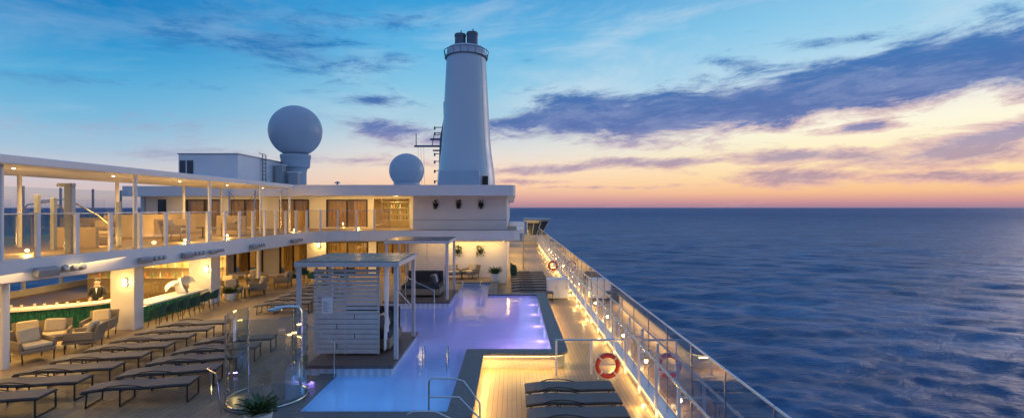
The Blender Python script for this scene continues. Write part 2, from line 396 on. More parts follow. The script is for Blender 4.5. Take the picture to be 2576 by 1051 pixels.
for r_ in [(-1.3,-.78,10.3,14.4),(1.15,1.6,14.85,24.2),(-1.15,1.6,24.2,24.6),(-1.15,-.73,24.6,28.0),(-3.0,-.73,28.0,28.4),(-4.7,-1.3,9.85,10.3),(-4.7,-4.3,10.3,12.65)]:
    cp.box(r_[0],r_[1],r_[2],r_[3],.372,.45)
def corner(cx,cy,r_): return [(cx-r_+r_*math.sin(t),cy+r_-r_*math.cos(t)) for t in [i*math.pi/2/10 for i in range(11)]]
cp.prism([(-1.3,14.4)]+corner(1.6,14.4,.45)+[(1.6,14.85),(-1.3,14.85)],.372,.45)
cp.prism([(-1.3,9.85)]+corner(-.78,9.85,.45)+[(-.78,10.3),(-1.3,10.3)],.372,.45)
top(cp.make('pool_coping',COPE,bevel=.012),'dark grey stone coping around the swimming pool','pool edge')
pw=B()
pw.box(-1.29,-.86,9.95,14.48,-.02,.36); 
arc=corner(1.52,14.48,.42)
pw.prism([(-.86,14.48)]+arc+[(1.52,24.52),(1.17,24.52),(1.17,14.84),(-.86,14.84)],-.02,.36)
pw.box(-1.14,1.17,24.22,24.52,-.02,.36); pw.box(-1.14,-.81,24.52,28.3,-.02,.36)
top(pw.make('pool_wall',PEBBLE),'pebble mosaic pool wall washed by warm strip light','wall')
led=B(); z0,z1=.335,.36
led.box(-.859,-.83,10,14.47,z0,z1); led.box(-.83,1.08,14.45,14.479,z0,z1)
for k in range(10):
    p,q=arc[k],arc[k+1]; led.tube([(p[0]+.012,p[1]-.012,.348),(q[0]+.012,q[1]-.012,.348)],.012,6)
led.box(1.521,1.55,14.9,24.4,z0,z1)
top(led.make('led_strip',GLOW),'warm LED strip hidden under the pool coping','light strip')
area((-.73,12.2,.33),(.8,0,-1),.05,4.3,46,WARM); area((.3,14.38,.33),(0,-.8,-1),2.2,.05,24,WARM)
area((1.61,19.5,.33),(.8,0,-1),.05,9,66,WARM); area((-.68,8,.36),(.8,0,-1),.05,3,24,WARM)
# underwater lights
PUR=(.62,.34,1); PINK=(.90,.45,1); BLU=(.14,.50,1)
area((1.10,19.5,-.1),(-1,0,-.25),.3,9,60,PUR); area((-2.5,22.7,-.1),(1,0,-.2),.3,2.4,13,PUR); area((-2.9,15.4,-.1),(1,0,-.2),.3,1,5,(.3,.45,1))
area((.3,14.9,-.1),(0,1,-.25),1.5,.3,20,PINK); area((-1.9,24.7,-.2),(0,1,-.25),1.2,.3,5,BLU)
area((-4.95,18.5,-.1),(1,0,-.2),.3,4.6,12,(.45,.42,1))
area((-2.8,10.35,-.1),(0,1,-.3),2.8,.3,11,BLU); area((-3.6,12.6,-.1),(0,-1,-.3),1.2,.3,3,BLU); area((-1.35,12.5,-.1),(-1,0,-.3),.3,4,11,(.18,.45,1)); area((-4.25,11.5,-.1),(1,0,-.3),.3,2,4,BLU)
pl=thing('pool_light','round underwater pool lamp glowing violet','pool light',(1.14,16,.1),group='underwater pool lamps')
B().cyl((0,0,0),(-.03,0,0),.14,n=16).make('lens',PLAMP,pl)
for y in (18,20,22): dup(pl,(1.14,y,.1))
for y in (16,18,20,22): point((.88,y,.25),5,PINK,.08)

for n_,(x0,x1,y0,y1) in enumerate(plat):
    t=thing('cabana_platform','raised dark wooden platform beside the pool','platform',group='cabana platforms')
    B().box(x0+.002,x1-.002,y0+.002,y1-.002,-.74,.58).make('platform_base',POOLT,t); B().box(x0,x1+.05,y0-.05,y1,.58,.66).make('platform_top',WOODP,t)

# ------------------------------------------------------------ cabanas
def cabana(ox,oy,W,Dp,front=True):
    t=thing('cabana','white slatted pool cabana with flat dark glass roof' if front else 'open framed pool cabana with slatted rear wall and dark sofa','cabana',(ox,oy,.66),group='pool cabanas')
    H=2.4
    for x in (0,W):
        for y in (0,Dp): B().box(x-.05,x+.05,y-.05,y+.05,0,H-.06).make('post',LILAC,t,bevel=.008)
    fr=B().box(-.09,W+.09,-.09,.05,H-.06,H+.06).box(-.09,W+.09,Dp-.05,Dp+.09,H-.06,H+.06).box(-.09,.05,.05,Dp-.05,H-.06,H+.06).box(W-.05,W+.09,.05,Dp-.05,H-.06,H+.06)
    for k in range(1,5): fr.box(W*k/5-.02,W*k/5+.02,.05,Dp-.05,H-.05,H+.03)
    roof=fr.make('roof',LILAC,t,bevel=.006)
    B().box(-.05,W+.05,-.05,Dp+.05,H+.062,H+.08).make('roof_glass',ROOFG,roof)
    if front:
        s=B(); z=.05; xa,xb=.26,W-.50; k=0
        while z<H-.14:
            h=.115 if z<.98 else .074
            if z<.98 and k%2: 
                c1=xa+(xb-xa)*(.35 if k%4==1 else .62); s.box(xa,c1-.01,.30,.325,z,z+h); s.box(c1+.01,xb,.306,.331,z,z+h)
            else: s.box(xa,xb,.30,.325,z,z+h)
            z+=h+(.014 if z<.98 else .034); k+=1
        for x in (.30,W*.42,W-.56): s.box(x,x+.04,.333,.36,.02,H-.07)
        s.make('slatted_screen',LILAC,t)
        B().box(.34,W*.42-.02,.37,.38,.05,1.0).box(W*.42+.06,W-.58,.37,.38,.05,1.0).make('screen_backing',DGREY,t)
        c=B(); pts=[(W-.40+.03*math.sin(i*1.3),.38+i*.022) for i in range(24)]
        pin=lambda z:1-.55*math.exp(-((z-1.0)/.35)**2)
        f=lambda p,z:(p[0],.64+(p[1]-.64)*pin(z),z)
        for i in range(23):
            p,q=pts[i],pts[i+1]
            for zz in range(12):
                za,zb=.1+zz*.185,.1+(zz+1)*.185
                c.quad(f(p,za),f(q,za),f(q,zb),f(p,zb))
        c.make('curtain',SIGNW,t,smooth=True)
    else:
        s=B()
        for k in range(24): s.box(.30,W-.35,Dp-.1,Dp-.08,.06+k*.095,.06+k*.095+.06)
        for x in (.3,W*.5,W-.4): s.box(x,x+.04,Dp-.078,Dp-.05,.02,H-.07)
        s.make('rear_screen',LILAC,t)
    return t
ca=cabana(-5.42,13.15,2.47,2.3); cb=cabana(-5.25,21.6,2.55,2.5,False)
point((-4.2,14.6,2.8),4,WARMW,.1); point((-4.0,22.8,2.8),5,WARMW,.1)
def daybed(x,y):
    t=thing('daybed','cushioned daybed with dark pillows inside a cabana','daybed',(x,y,.66),group='cabana daybeds')
    B().box(0,1.7,0,1.5,.08,.34).make('base',WICK,t,bevel=.02); B().box(.03,1.67,.03,1.47,.341,.5).make('mattress',DCUSH,t,bevel=.05)
    for k in range(3):
        o=B().box(-.24,.24,-.09,.09,-.2,.2).make('pillow',CUSH if k==1 else DCUSH,t,loc=(1.35,.35+.4*k,.68),bevel=.07,rz=rad(80)); o.rotation_euler[0]=rad(-15)
    B().box(.05,1.65,1.42,1.55,.34,.95).make('backrest',DCUSH,t,bevel=.04)
    return t
daybed(-4.95,13.75); daybed(-4.8,22.2)
ns=thing('notice_sign','small white printed notice fixed to the slats','sign',(-4.94,13.44,1.75))
B().box(0,.28,-.012,0,0,.42).make('panel',SIGNW,ns)
tx=B()
for k in range(7): tx.box(.04,.12+.12*random.random(),-.016,-.0125,.06+k*.04,.072+k*.04)
tx.make('printed_lines',SIGNT,ns)

# ------------------------------------------------------------ loungers
def lounger(loc,rz=0,label='taupe padded sun lounger with dark frame on the deck'):
    t=thing('sun_lounger',label,'sun lounger',loc,rz,group='sun loungers on the pool deck')
    pr=[(-1.02,.34),(-.85,.365),(-.65,.385),(-.4,.395),(-.15,.385),(.1,.38),(.4,.39),(.7,.40),(1.0,.40)]
    b=B(); hw=.262; th=.06
    for i in range(len(pr)-1):
        (xa,za),(xb,zb)=pr[i],pr[i+1]
        b.add([(xa,-hw,za),(xb,-hw,zb),(xb,hw,zb),(xa,hw,za),(xa,-hw,za-th),(xb,-hw,zb-th),(xb,hw,zb-th),(xa,hw,za-th)],[(0,1,2,3),(7,6,5,4),(0,4,5,1),(2,6,7,3)]+([(0,3,7,4)] if i==0 else [])+([(1,5,6,2)] if i==len(pr)-2 else []))
    b.make('bed',SLING,t)
    f=B(); yy=.283
    for s in (-1,1):
        y=yy*s
        f.tube([(x,y,z-.04) for x,z in pr],.018,6)
        f.tube([(-.7,y,.35),(-.5,y,.42),(-.25,y,.44),(0,y,.41),(.2,y,.36)],.012,6)
        f.tube([(-.9,y,.33),(-.93,y,.0)],.016,6)
        f.tube([(-.3,y,.34),(-.3,y,.0)],.016,6)
        f.tube([(.97,y,.36),(.97,y,.012)],.017,6)
    f.tube([(.97,-yy,.015),(.97,yy,.015)],.014,6); f.tube([(1.0,-yy,.365),(1.0,yy,.365)],.018,6)
    f.tube([(-1.02,-yy,.30),(-1.02,yy,.30)],.018,6); f.tube([(-.3,-yy,.02),(-.3,yy,.02)],.013,6); f.tube([(-.93,-yy,.02),(-.93,yy,.02)],.013,6)
    f.make('frame',DGREY,t)
    return t
L0=lounger((1.33,10.44,0))
def LG(x,y,z,rz): return dup(L0,(x,y,z),rz,scale=(1,1,1))
LG(1.33,11.22,0,0); LG(1.33,12.0,0,0)
for k in range(8): LG(-10.3,10.2+.94*k,.4,rad(9+random.uniform(-1.5,1.5)))
for k in range(5): LG(-7.85,11.0+.94*k,.4,rad(11+random.uniform(-1.5,1.5)))
for k in range(6): LG(-9.0+.1*random.random(),20.2+1.05*k,.4,rad(8))
for k in range(9): LG(1.0,25.2+1.0*k,0,rad(random.uniform(-2,2)))

# ------------------------------------------------------------ starboard windscreen
XG=3.3
sw_=thing('glass_windscreen_panel','tall clear glass windscreen panel with slim steel post at deck edge','glass railing',(XG,2,0),group='glass windscreen panels along the deck edge')
B().quad((0,.04,.16),(0,1.46,.16),(0,1.46,2.0),(0,.04,2.0)).make('glass_pane',GLASS,sw_)
B().box(-.012,.02,-.012,.012,.0,2.0).make('mullion',STEEL,sw_)
B().box(-.26,-.20,-.016,.016,0,1.22).box(-.20,-.013,-.010,.010,1.0,1.03).make('post',WHITE,sw_)
B().box(-.15,.1,0.001,1.499,0,.15).make('kerb',WHITE,sw_)
B().box(-.014,.014,.02,1.48,1.985,2.012).make('cap_rail',WHITE,sw_)
for k in range(1,42): dup(sw_,(XG,2+1.5*k,0))
top(B().tube([(3.04,2,1.25),(3.04,64,1.25)],.026,8).make('handrail',STEEL,smooth=True),'long stainless handrail running beside the windscreen','handrail','long handrails beside the windscreen')
top(B().box(3.125,3.148,4,64,.122,.14).make('led_strip',emat('kerb_led',(1,.66,.25),2.2)),'continuous warm LED strip along the windscreen kerb','light strip')
area((3.12,20,.14),(-1,0,-.15),.04,22,110,WARM); area((3.12,45,.14),(-1,0,-.15),.04,28,160,WARM)
fl=thing('floor_lamp','small warm floor lamp at the foot of the railing','deck light',(2.97,11.6,0),group='warm floor lamps along the railing')
B().box(-.035,.035,-.06,.06,0,.08).make('housing',WHITE,fl); B().box(-.040,-.036,-.04,.04,.03,.07).make('lens',LAMP,fl)
point((-.14,0,.18),9,WARM,.04,fl)
for k in range(1,15): dup(fl,(2.97,11.6+2.95*k,0))
gt=thing('railing_frame','stainless rail with glass spanning from the pool corner to the windscreen','railing',(0,14.0,0))
B().tube([(1.18,0,.92),(3.02,0,.92)],.03,8).make('top_rail',STEEL,gt)
for x in (1.2,2.15): B().box(x-.025,x+.025,-.025,.025,0,.9).make('post',WHITE,gt)
B().quad((1.24,0,.12),(2.1,0,.12),(2.1,0,.86),(1.24,0,.86)).make('glass_pane',GLASS,gt)
def buoy(loc):
    t=thing('lifebuoy','red orange lifebuoy with reflective bands on a white stand','lifebuoy',loc,group='lifebuoys by the railing')
    b=B(); R_=.27
    b.tube([(R_*math.cos(a),0,.48+R_*math.sin(a)) for a in [i*2*math.pi/28 for i in range(28)]],.06,10,closed=True)
    b.make('ring',ORANGE,t,smooth=True)
    for q in range(4):
        a0=math.pi/4+q*math.pi/2; B().tube([(R_*math.cos(a0+u),0,.48+R_*math.sin(a0+u)) for u in (-.08,0,.08)],.0625,10).make('band',REDW,t,smooth=True)
    g_=B(); g_.tube([(.345*math.cos(a),-.02,.48+.345*math.sin(a)) for a in [i*2*math.pi/28 for i in range(28)]],.008,5,closed=True); g_.make('grab_line',REDW,t)
    B().tube([(-.24,.1,0),(-.24,.1,.75),(.24,.1,.75),(.24,.1,0)],.018,6).tube([(-.38,.1,.48),(.38,.1,.48)],.018,6).make('stand',WHITE,t)
    return t
bb=buoy((2.50,13.5,-.1)); dup(bb,(2.7,34,.2)); 
cab=thing('deck_locker','white double door locker box on the deck','locker',(1.72,25.4,0),group='deck lockers')
B().box(0,1.05,0,.6,.05,1.0).make('body',WHITE,cab,bevel=.015)
for x in (.03,.54):
    dd=B().box(x,x+.48,-.02,-.002,.1,.95).make('door',WHITE,cab,bevel=.004); B().tube([(x+.4,-.05,.5),(x+.4,-.05,.65)],.01,6).make('handle',STEEL,dd)

# ------------------------------------------------------------ pool ladders & handrails
def rail(name,label,segs,r=.022):
    b=B()
    for s in segs: b.tube(s,r,8)
    return top(b.make(name,STEEL,smooth=True),label,'handrail')
def hoop(x,y,dy=1,z=.45,h=.62): return [(x,y,z),(x,y,z+h*.8),(x,y+.05*dy,z+h*.95),(x,y+.18*dy,z+h),(x,y+.34*dy,z+h*.9),(x,y+.4*dy,z+h*.7),(x,y+.4*dy,z-.9)]
def ladder(x0,x1,y,dy,z=.36):
    t=thing('pool_ladder','stainless steel pool ladder with twin hooped grab rails','pool ladder',group='pool ladders')
    for x in (x0,x1): B().tube(hoop(x,y,dy,z),.018,8).make('grab_rail',STEEL,t,smooth=True)
    b=B()
    for k in range(3): b.box(x0,x1,y+.36*dy-.03,y+.36*dy+.03,-.05-.25*k,-.02-.25*k)
    b.make('steps',STEEL,t)
ladder(-2.25,-1.65,13.0,1); ladder(-2.35,-1.5,24.6,1)
rail('entry_handrail','curved stainless handrails at the pool corner steps',[
 [(-1.65,10.25,.35),(-1.65,10.25,1.05),(-1.6,10.25,1.12),(-1.15,10.25,1.12),(-.95,10.2,1.08),(-.62,10.0,.72),(-.62,10.0,.0)],
 [(-1.65,10.25,.75),(-1.05,10.25,.75),(-.62,10.0,.42)]],.018)
rail('entry_handrail','low curved stainless handrail beside the pool corner',[[(-1.9,9.4,.42),(-1.9,9.4,.75),(-1.8,9.4,.8),(-1.4,9.4,.8),(-.9,9.3,.62),(-.85,9.3,0)]],.018)
rail('step_handrail','stainless handrail rising beside the cabana platform',[[(-4.3,12.5,.4),(-4.3,12.5,1.25),(-5.1,12.5,1.75),(-5.25,12.5,1.75)]],.016)
rail('step_handrail','stainless handrails beside the shallow pool steps',[[(-3.1,16.4,.36),(-3.1,16.4,1.3),(-3.9,17.6,1.7),(-3.9,17.6,.4)],[(-3.1,20.6,.36),(-3.1,20.6,1.2),(-4.3,20.9,1.7),(-4.3,20.9,.4)]],.018)
struct(B().box(-4.99,-4.4,16.1,21.1,-.74,.26).box(-4.4,-3.9,16.1,21.1,-.74,.08).make('pool_steps',POOLT))

# ------------------------------------------------------------ glass shower
sh=thing('glass_shower_screen','curved clear glass shower enclosure with steel posts on round base','shower',(-5.24,11.1,.4))
g=B(); n=30
for i in range(n):
    a0=rad(-215+i*290/n); a1=rad(-215+(i+1)*290/n); r_=.8
    g.quad((r_*math.cos(a0),r_*math.sin(a0),.06),(r_*math.cos(a1),r_*math.sin(a1),.06),(r_*math.cos(a1),r_*math.sin(a1),1.87),(r_*math.cos(a0),r_*math.sin(a0),1.87))
g.make('glass_pane',GLASS3,sh,smooth=True)
ra=lambda r_,z,a0,a1,n=24:[(r_*math.cos(rad(a0+(a1-a0)*i/n)),r_*math.sin(rad(a0+(a1-a0)*i/n)),z) for i in range(n+1)]
B().tube(ra(.8,.07,-215,75),.022,6).make('base_rail',STEEL,sh)
for a_ in (-215,-150,-92,75): 
    x,y=.8*math.cos(rad(a_)),.8*math.sin(rad(a_)); B().cyl((x,y,0),(x,y,1.88),.018,n=8).make('post',STEEL,sh)
B().lathe([(.86,0),(.86,.04),(.84,.05)],36).make('base',COPE,sh)
B().tube([(.62,.2,.05),(.62,.2,1.85),(.58,.2,1.93),(.4,.15,1.95),(.1,.1,1.93)],.04,8).lathe([(.02,0),(.16,-.02),(.16,-.05)],16,(.1,.1,1.93)).make('shower_head',STEEL,sh,smooth=True)
rail('low_handrail','low stainless rail curving around the shower base',[[(-6.35,10.9,.4),(-6.35,10.9,1.15),(-6.25,10.6,1.2),(-5.9,10.3,1.2),(-5.8,10.3,.4)]],.016)
area((-4.9,12.2,.5),(-.5,-1,-.2),.6,.03,4,(.3,.2,1)); point((-5.9,11.0,.55),3,WARM,.04)

# ------------------------------------------------------------ plants
def blade(b,ang,length,lift,wd,c=(0,0,0)):
    ca,sa=math.cos(ang),math.sin(ang); pts=[]
    for i in range(5):
        t=i/4; r_=length*(.15+.85*t)*math.cos(lift*(1-.35*t)); z=length*t*math.sin(lift)*(1-.25*t*t); ww=wd*(.7+.9*t-1.55*t*t)
        pts.append(((c[0]+r_*ca-ww*sa,c[1]+r_*sa+ww*ca,c[2]+z+.02),(c[0]+r_*ca+ww*sa,c[1]+r_*sa-ww*ca,c[2]+z+.02),(c[0]+r_*ca,c[1]+r_*sa,c[2]+z)))
    for i in range(4):
        p,q=pts[i],pts[i+1]; b.quad(p[0],p[2],q[2],q[0]); b.quad(p[2],p[1],q[1],q[2])
def potplant(loc,s=1,label='spiky green agave in a round white pot'):
    t=thing('potted_plant',label,'plant',loc,group='potted plants')
    B().lathe([(.16,0),(.21,.1),(.24,.28),(.245,.32),(.21,.32),(.2,.27)],24).make('pot',WHITE,t,smooth=True)
    b=B()
    for i in range(60): blade(b,i*2.4,.42*(.75+.35*random.random()),rad(12+66*(i/60)),.045,(0,0,.30))
    b.make('leaves',LEAF,t); t.scale=(s,s,s); return t
pp=potplant((-4.68,9.55,.4)); dup(pp,(-.95,28.9,.4),1,scale=(1.1,1.1,1.3)); dup(pp,(-13.2,24.0,.4),1); dup(pp,(-12.5,22.9,.4),2)

# ------------------------------------------------------------ upper deck slab and deckhouse
edge_=[(-14.2,0),(-13.5,8),(-12.7,12.5),(-11.95,16),(-11.45,19),(-11.2,22.5),(-11.1,26),(-10.8,28),(-10.0,29.1),(-8.7,29.5)]
def smooth_poly(p,it=2):
    for _ in range(it):
        q=[p[0]]
        for a,b in zip(p[:-1],p[1:]): q+= [(a[0]*.75+b[0]*.25,a[1]*.75+b[1]*.25),(a[0]*.25+b[0]*.75,a[1]*.25+b[1]*.75)]
        q.append(p[-1]); p=q
    return p
edge_=smooth_poly(edge_)
slab=thing('upper_deck','white curved upper deck slab overhanging the pool terrace','deck')
poly=edge_+[(.15,29.5),(.45,29.8),(.45,36),(PX,36),(PX,0)]
B().prism(poly,2.62,3.19).make('slab',WHITE,slab)
B().prism([(x-.1,y) for x,y in edge_]+[(.3,29.62),(.3,36),(PX+.05,35.9),(PX+.05,0.05)],3.19,3.20).make('floor',DECKL,slab)
B().prism([(x-.35,y+.1) for x,y in edge_]+[(.2,29.9),(.2,35.9),(PX+.1,35.9),(PX+.1,.1)],2.55,2.62).make('ceiling',CEIL,slab)
seg=1.0
ur=thing('glass_balustrade_panel','clear glass balustrade panel with steel post on the upper deck edge','glass railing',(0,0,3.2),group='glass balustrade panels on the upper deck')
B().quad((.06,0,.06),(seg-.06,0,.06),(seg-.06,0,1.12),(.06,0,1.12)).make('glass_pane',GLASS2,ur)
B().box(-.045,.045,-.05,.05,0,1.16).make('post',WHITE,ur)
B().box(.05,seg-.05,-.012,.012,1.125,1.15).make('cap_rail',STEEL,ur)
path=[(x-.12,y) for x,y in edge_ if y>5]+[(-8.6,29.62),(-5.9,29.62)]
i=1; placed=[Vector(path[0])]
while i<len(path):
    if (Vector(path[i])-placed[-1]).length>=seg:
        a=Vector(path[i-1]); b=Vector(path[i]); lo,hi=0,1
        for _ in range(20):
            m=(lo+hi)/2
            if (a.lerp(b,m)-placed[-1]).length<seg: lo=m
            else: hi=m
        placed.append(a.lerp(b,hi))
    else: i+=1
for k in range(len(placed)-1):
    v=placed[k+1]-placed[k]; an=math.atan2(v.y,v.x)
    if k==0: ur.location=(placed[0].x,placed[0].y,3.2); ur.rotation_euler=(0,0,an)
    else: dup(ur,(placed[k].x,placed[k].y,3.2),an)
pwn=thing('port_windscreen_panel','tall glass windscreen panel on the far side of the ship','glass railing',(PX+.3,4,3.2),group='tall glass windscreen panels on the upper deck')
B().quad((0,.05,.1),(0,1.95,.1),(0,1.95,2.25),(0,.05,2.25)).make('glass_pane',GLASS,pwn); B().box(-.04,.04,-.04,.04,0,2.3).make('post',GREY,pwn)
for k in range(1,15): dup(pwn,(PX+.3,4+2*k,3.2))
pwl=thing('port_window_bay','lower deck window bay with steel mullion facing the sea','window',(PX+.3,8,.4),group='port side window bays')
B().quad((0,.05,.3),(0,1.95,.3),(0,1.95,2.15),(0,.05,2.15)).make('glass_pane',GLASS,pwl); B().box(-.06,.06,-.06,.06,0,2.14).make('mullion',WHITE,pwl); B().box(-.05,.05,.06,1.94,0,.3).make('sill',WHITE,pwl)
for k in range(1,12): dup(pwl,(PX+.3,8+2*k,.4))
cn=thing('canopy','long flat white canopy roof over the upper deck','canopy')
B().box(-16.7,-12.2,-4,28.99,5.56,5.78).make('roof',WHITE,cn,bevel=.03)
for y in (8.5,12.75,17,21.2,25.5,28.8):
    for x in (-12.62 if y<14 else -12.4,-16.2): B().cyl((x,y,3.2),(x,y,5.56),.065,n=12).make('post',WHITE,cn,smooth=True)
dl=thing('downlight','small round recessed ceiling downlight glowing warm','ceiling light',(0,0,0),group='recessed ceiling downlights')
B().lathe([(.035,0),(.035,-.012),(.025,-.012)],12).make('lens',LAMP,dl); dl.location=(-13.5,14,5.56)
for y in (17.5,21,24.5,28): dup(dl,(-13.5,y,5.56))
for x,y in [(-13.0,13.5),(-12.6,16.4),(-14.5,15.6),(-12.3,20),(-12.2,24),(-14.5,26),(-12,27),(-9,30.2),(-7,30.2),(-4,30),(-2,30),(-.5,30)]: dup(dl,(x,y,2.55))
for y in (15,20,25): area((-14.4,y,5.5),(0.1,0,-1),2,3,120,WARM)
for y,e in ((12,95),(15.5,160),(19.5,195),(23.5,165),(27.5,105)): area((-13.9,y,2.50),(0.25,0,-1),4,2.5,e*1.3,WARM)
area((-18.0,19,2.5),(0.1,0,-1),4,6,260,WARM)
def pillar(x0,x1,y0,y1):
    return top(B().box(x0,x1,y0,y1,.4,2.55).make('pillar',WHITE2,bevel=.02),'broad white square pillar carrying the upper deck','pillar','square pillars under the upper deck')
pillar(-13.45,-12.64,17.3,17.75); pillar(-13.7,-12.75,21.9,22.6); 
for x,y in ((-12.95,13.2),(-12.75,26),(-13.6,9)):
    top(B().cyl((x,y,.4),(x,y,2.56),.09,n=14).make('column',WHITE,smooth=True),'slim round white column under the upper deck','column','round columns under the upper deck')
def sconce(loc,e=12):
    t=thing('wall_lamp','small warm wall lamp','wall lamp',loc,group='wall lamps'); B().box(-.05,.05,-.06,0,-.12,.12).make('body',WHITE,t); B().box(-.035,.035,-.075,-.061,-.1,.1).make('lens',LAMP,t)
    point((0,-.16,0),e,WARM,.05,t); return t
sconce((-12.9,17.3,2.0)); sconce((-12.9,21.9,1.9)); sconce((-11.9,31.9,2.2),25)

dh=thing('deckhouse','white two storey deckhouse with flat roof behind the pool','building')
def wallgrid(b,x0,x1,z0,z1,y0,y1,ops):
    X=sorted(set([x0,x1]+[v for o in ops for v in o[:2]])); Z=sorted(set([z0,z1]+[v for o in ops for v in o[2:]]))
    for i in range(len(X)-1):
        for j in range(len(Z)-1):
            cx,cz=(X[i]+X[i+1])/2,(Z[j]+Z[j+1])/2
            if not any(o[0]<cx<o[1] and o[2]<cz<o[3] for o in ops): b.box(X[i],X[i+1],y0,y1,Z[j],Z[j+1])
ups=[(-20.2,-17.9,3.3,5.0),(-17.5,-15.6,3.3,5.0),(-14.4,-12.56,3.22,5.0),(-11.5,-8.94,3.3,5.0),(-8.6,-6.35,3.22,5.05)]
los=[(-20.2,-17.9,.5,2.4),(-17.2,-15.4,.5,2.4),(-14.4,-12.7,.42,2.4),(-11.5,-8.9,.42,2.4),(-8.4,-6.4,.42,2.4)]
b=B(); wallgrid(b,PX,-5.84,3.2,5.17,32,32.2,ups); b.make('upper_wall',WHITE2,dh)
b=B(); wallgrid(b,PX,-5.84,.4,2.55,32,32.2,los); b.make('lower_wall',WHITE2,dh)
B().box(-5.84,-.31,30.5,70,3.2,5.17).make('upper_block',WHITE2,dh); B().box(-5.84,-.31,30.5,70,0.02,2.55).make('lower_block',WHITE2,dh)
B().box(-5.83,-.32,30.47,30.499,3.76,3.79).make('wall_trim',GREY,dh)
B().box(PX,-5.85,35.5,35.7,.4,2.55).box(PX,-5.85,35.5,35.7,3.2,5.17).make('interior_wall',BEIGE,dh)
ro=smooth_poly([(-12.21,29.0),(-.4,28.95),(.16,29.2),(.2,30)],2)
B().prism(ro+[(.2,72),(PX,72),(PX,30.5),(-12.21,30.5)],5.17,5.77).make('roof',WHITE,dh)
for o in ups[:4]+los:
    x0,x1,z0,z1=o; f=B().box(x0,x0+.08,31.97,32.1,z0,z1).box(x1-.08,x1,31.97,32.1,z0,z1).box(x0+.08,x1-.08,31.97,32.1,z1-.08,z1).box((x0+x1)/2-.04,(x0+x1)/2+.04,31.98,32.1,z0,z1-.08)
    wn=f.make('window',DGREY,dh); B().quad((x0+.08,32.05,z0),(x1-.08,32.05,z0),(x1-.08,32.05,z1-.08),(x0+.08,32.05,z1-.08)).make('glass_pane',GLASS2,wn)
    c=B(); n=34
    for i in range(n):
        xa=x0+.1+(x1-x0-.2)*i/n; xb=x0+.1+(x1-x0-.2)*(i+1)/n; ya=32.4+.05*math.sin(i*1.9); yb=32.4+.05*math.sin((i+1)*1.9)
        if not (.4<i/n<.62): c.quad((xa,ya,z0),(xb,yb,z0),(xb,yb,z1),(xa,ya,z1))
    c.make('curtain',CURT,wn,smooth=True)
for x in (-19,-16.5,-13.5,-10.2,-7.5): area((x,33.6,5.1),(0,-.2,-1),1.5,1.2,40,WARM); area((x,33.6,2.5),(0,-.2,-1),1.5,1.2,45,WARM)
area((-7.5,30.8,5.12),(0,0.3,-1),2.5,1.2,55,WARM); area((-10.5,30.8,5.12),(0,0.3,-1),4,1.,45,WARM); area((-18,30.8,5.12),(0,0.3,-1),6,1.,60,WARM)
area((-3,29.9,2.5),(0,.45,-1),5,.3,60,WARM); area((-9,30.6,2.5),(0,.2,-1),5,1,100,WARM)
def wallplant(x,z,lush):
    t=thing('wall_planter','half round wall planter with dark trailing plant','planter',(x,30.5,z),group='wall planters')
    B().lathe([(.02,-.22),(.12,-.16),(.17,0),(.17,.03)],14,(0,-.02,0),sy=1).make('bowl',DGREY,t,smooth=True)
    b=B()
    for i in range(140 if lush else 80):
        a=random.random()*6.28; r_=random.random()**.5*(.28 if lush else .15); h=random.uniform(-.35,.28)*(1 if lush else .8)
        c=Vector((r_*math.cos(a),-.1-abs(r_*math.sin(a))*.7,h)); u=Vector((random.gauss(0,1),random.gauss(0,1),random.gauss(0,1))).normalized()*.06; v=u.cross(Vector((.3,.5,.8))).normalized()*.03
        b.quad(c-u,c+v,c+u,c-v)
    b.make('foliage',LEAFD if not lush else LEAF,t)
for x in (-4.5,-3.15,-1.83): wallplant(x,4.72,False)
for x in (-3.2,-1.85): wallplant(x,2.0,True)
def shelf(loc,W,n,label):
    t=thing('bar_shelf',label,'shelving',loc)
    b=B()
    for x in (0,W/2,W): 
        for y in (.02,.28): b.cyl((x,y,0),(x,y,1.45),.012,n=6)
    b.make('frame',STEEL,t); s=B()
    for k in range(4): s.box(0,W,.02,.28,.1+k*.38,.115+k*.38)
    s.make('shelves',WHITE2,t); return t
shelf((-8.4,33.2,3.6),2,4,'lit bar shelving on the upper deck')
bwall=thing('back_bar_wall','warm lit beige panelled wall with thin bottle shelves behind the bar','wall',(0,0,0))
B().box(-20.6,-13.9,25.1,25.25,.4,2.54).make('panel',BEIGE,bwall)
fr=B()
for k in range(14): fr.box(-20.6+k*.5,-20.57+k*.5,25.08,25.099,.4,2.54)
fr.make('battens',BEIGE,bwall); s_=B()
for z in (1.1,1.6,2.1): s_.box(-20.5,-14.0,24.9,25.079,z,z+.02)
s_.make('shelves',BEIGE,bwall)
area((-17.2,24.6,2.5),(0,.6,-1),6,.4,170,WARM)
def bottle(loc,m):
    o=B().lathe([(.035,0),(.038,.16),(.014,.22),(.014,.29)],10).make('bottle',m,loc=loc,smooth=True); return top(o,'small glass bottle standing on a bar shelf','bottle','bottles on bar shelves')
mb=[pm('bottle_amber',(.5,.25,.08),.1),pm('bottle_green',(.12,.3,.14),.1),pm('bottle_clear',(.7,.7,.65),.1)]
b0=[bottle((0,0,0),m) for m in mb]
cnt=0
for sx_,sy_,zz0,dz,W_,nn in ((-8.3,33.35,3.716,.38,1.8,9),(-20.0,24.98,1.121,.5,5.8,16)):
    for k in range(3):
        for q in range(nn):
            p=(sx_+.1+q*W_/nn+random.uniform(-.03,.03),sy_,zz0+k*dz)
            if cnt<3: b0[cnt].location=p
            else: dup(b0[cnt%3],p)
            cnt+=1
point((-7.4,33.0,4.9),20,WARM,.1)
rh=thing('roof_house','boxy white machinery house with corner window on the roof','building')
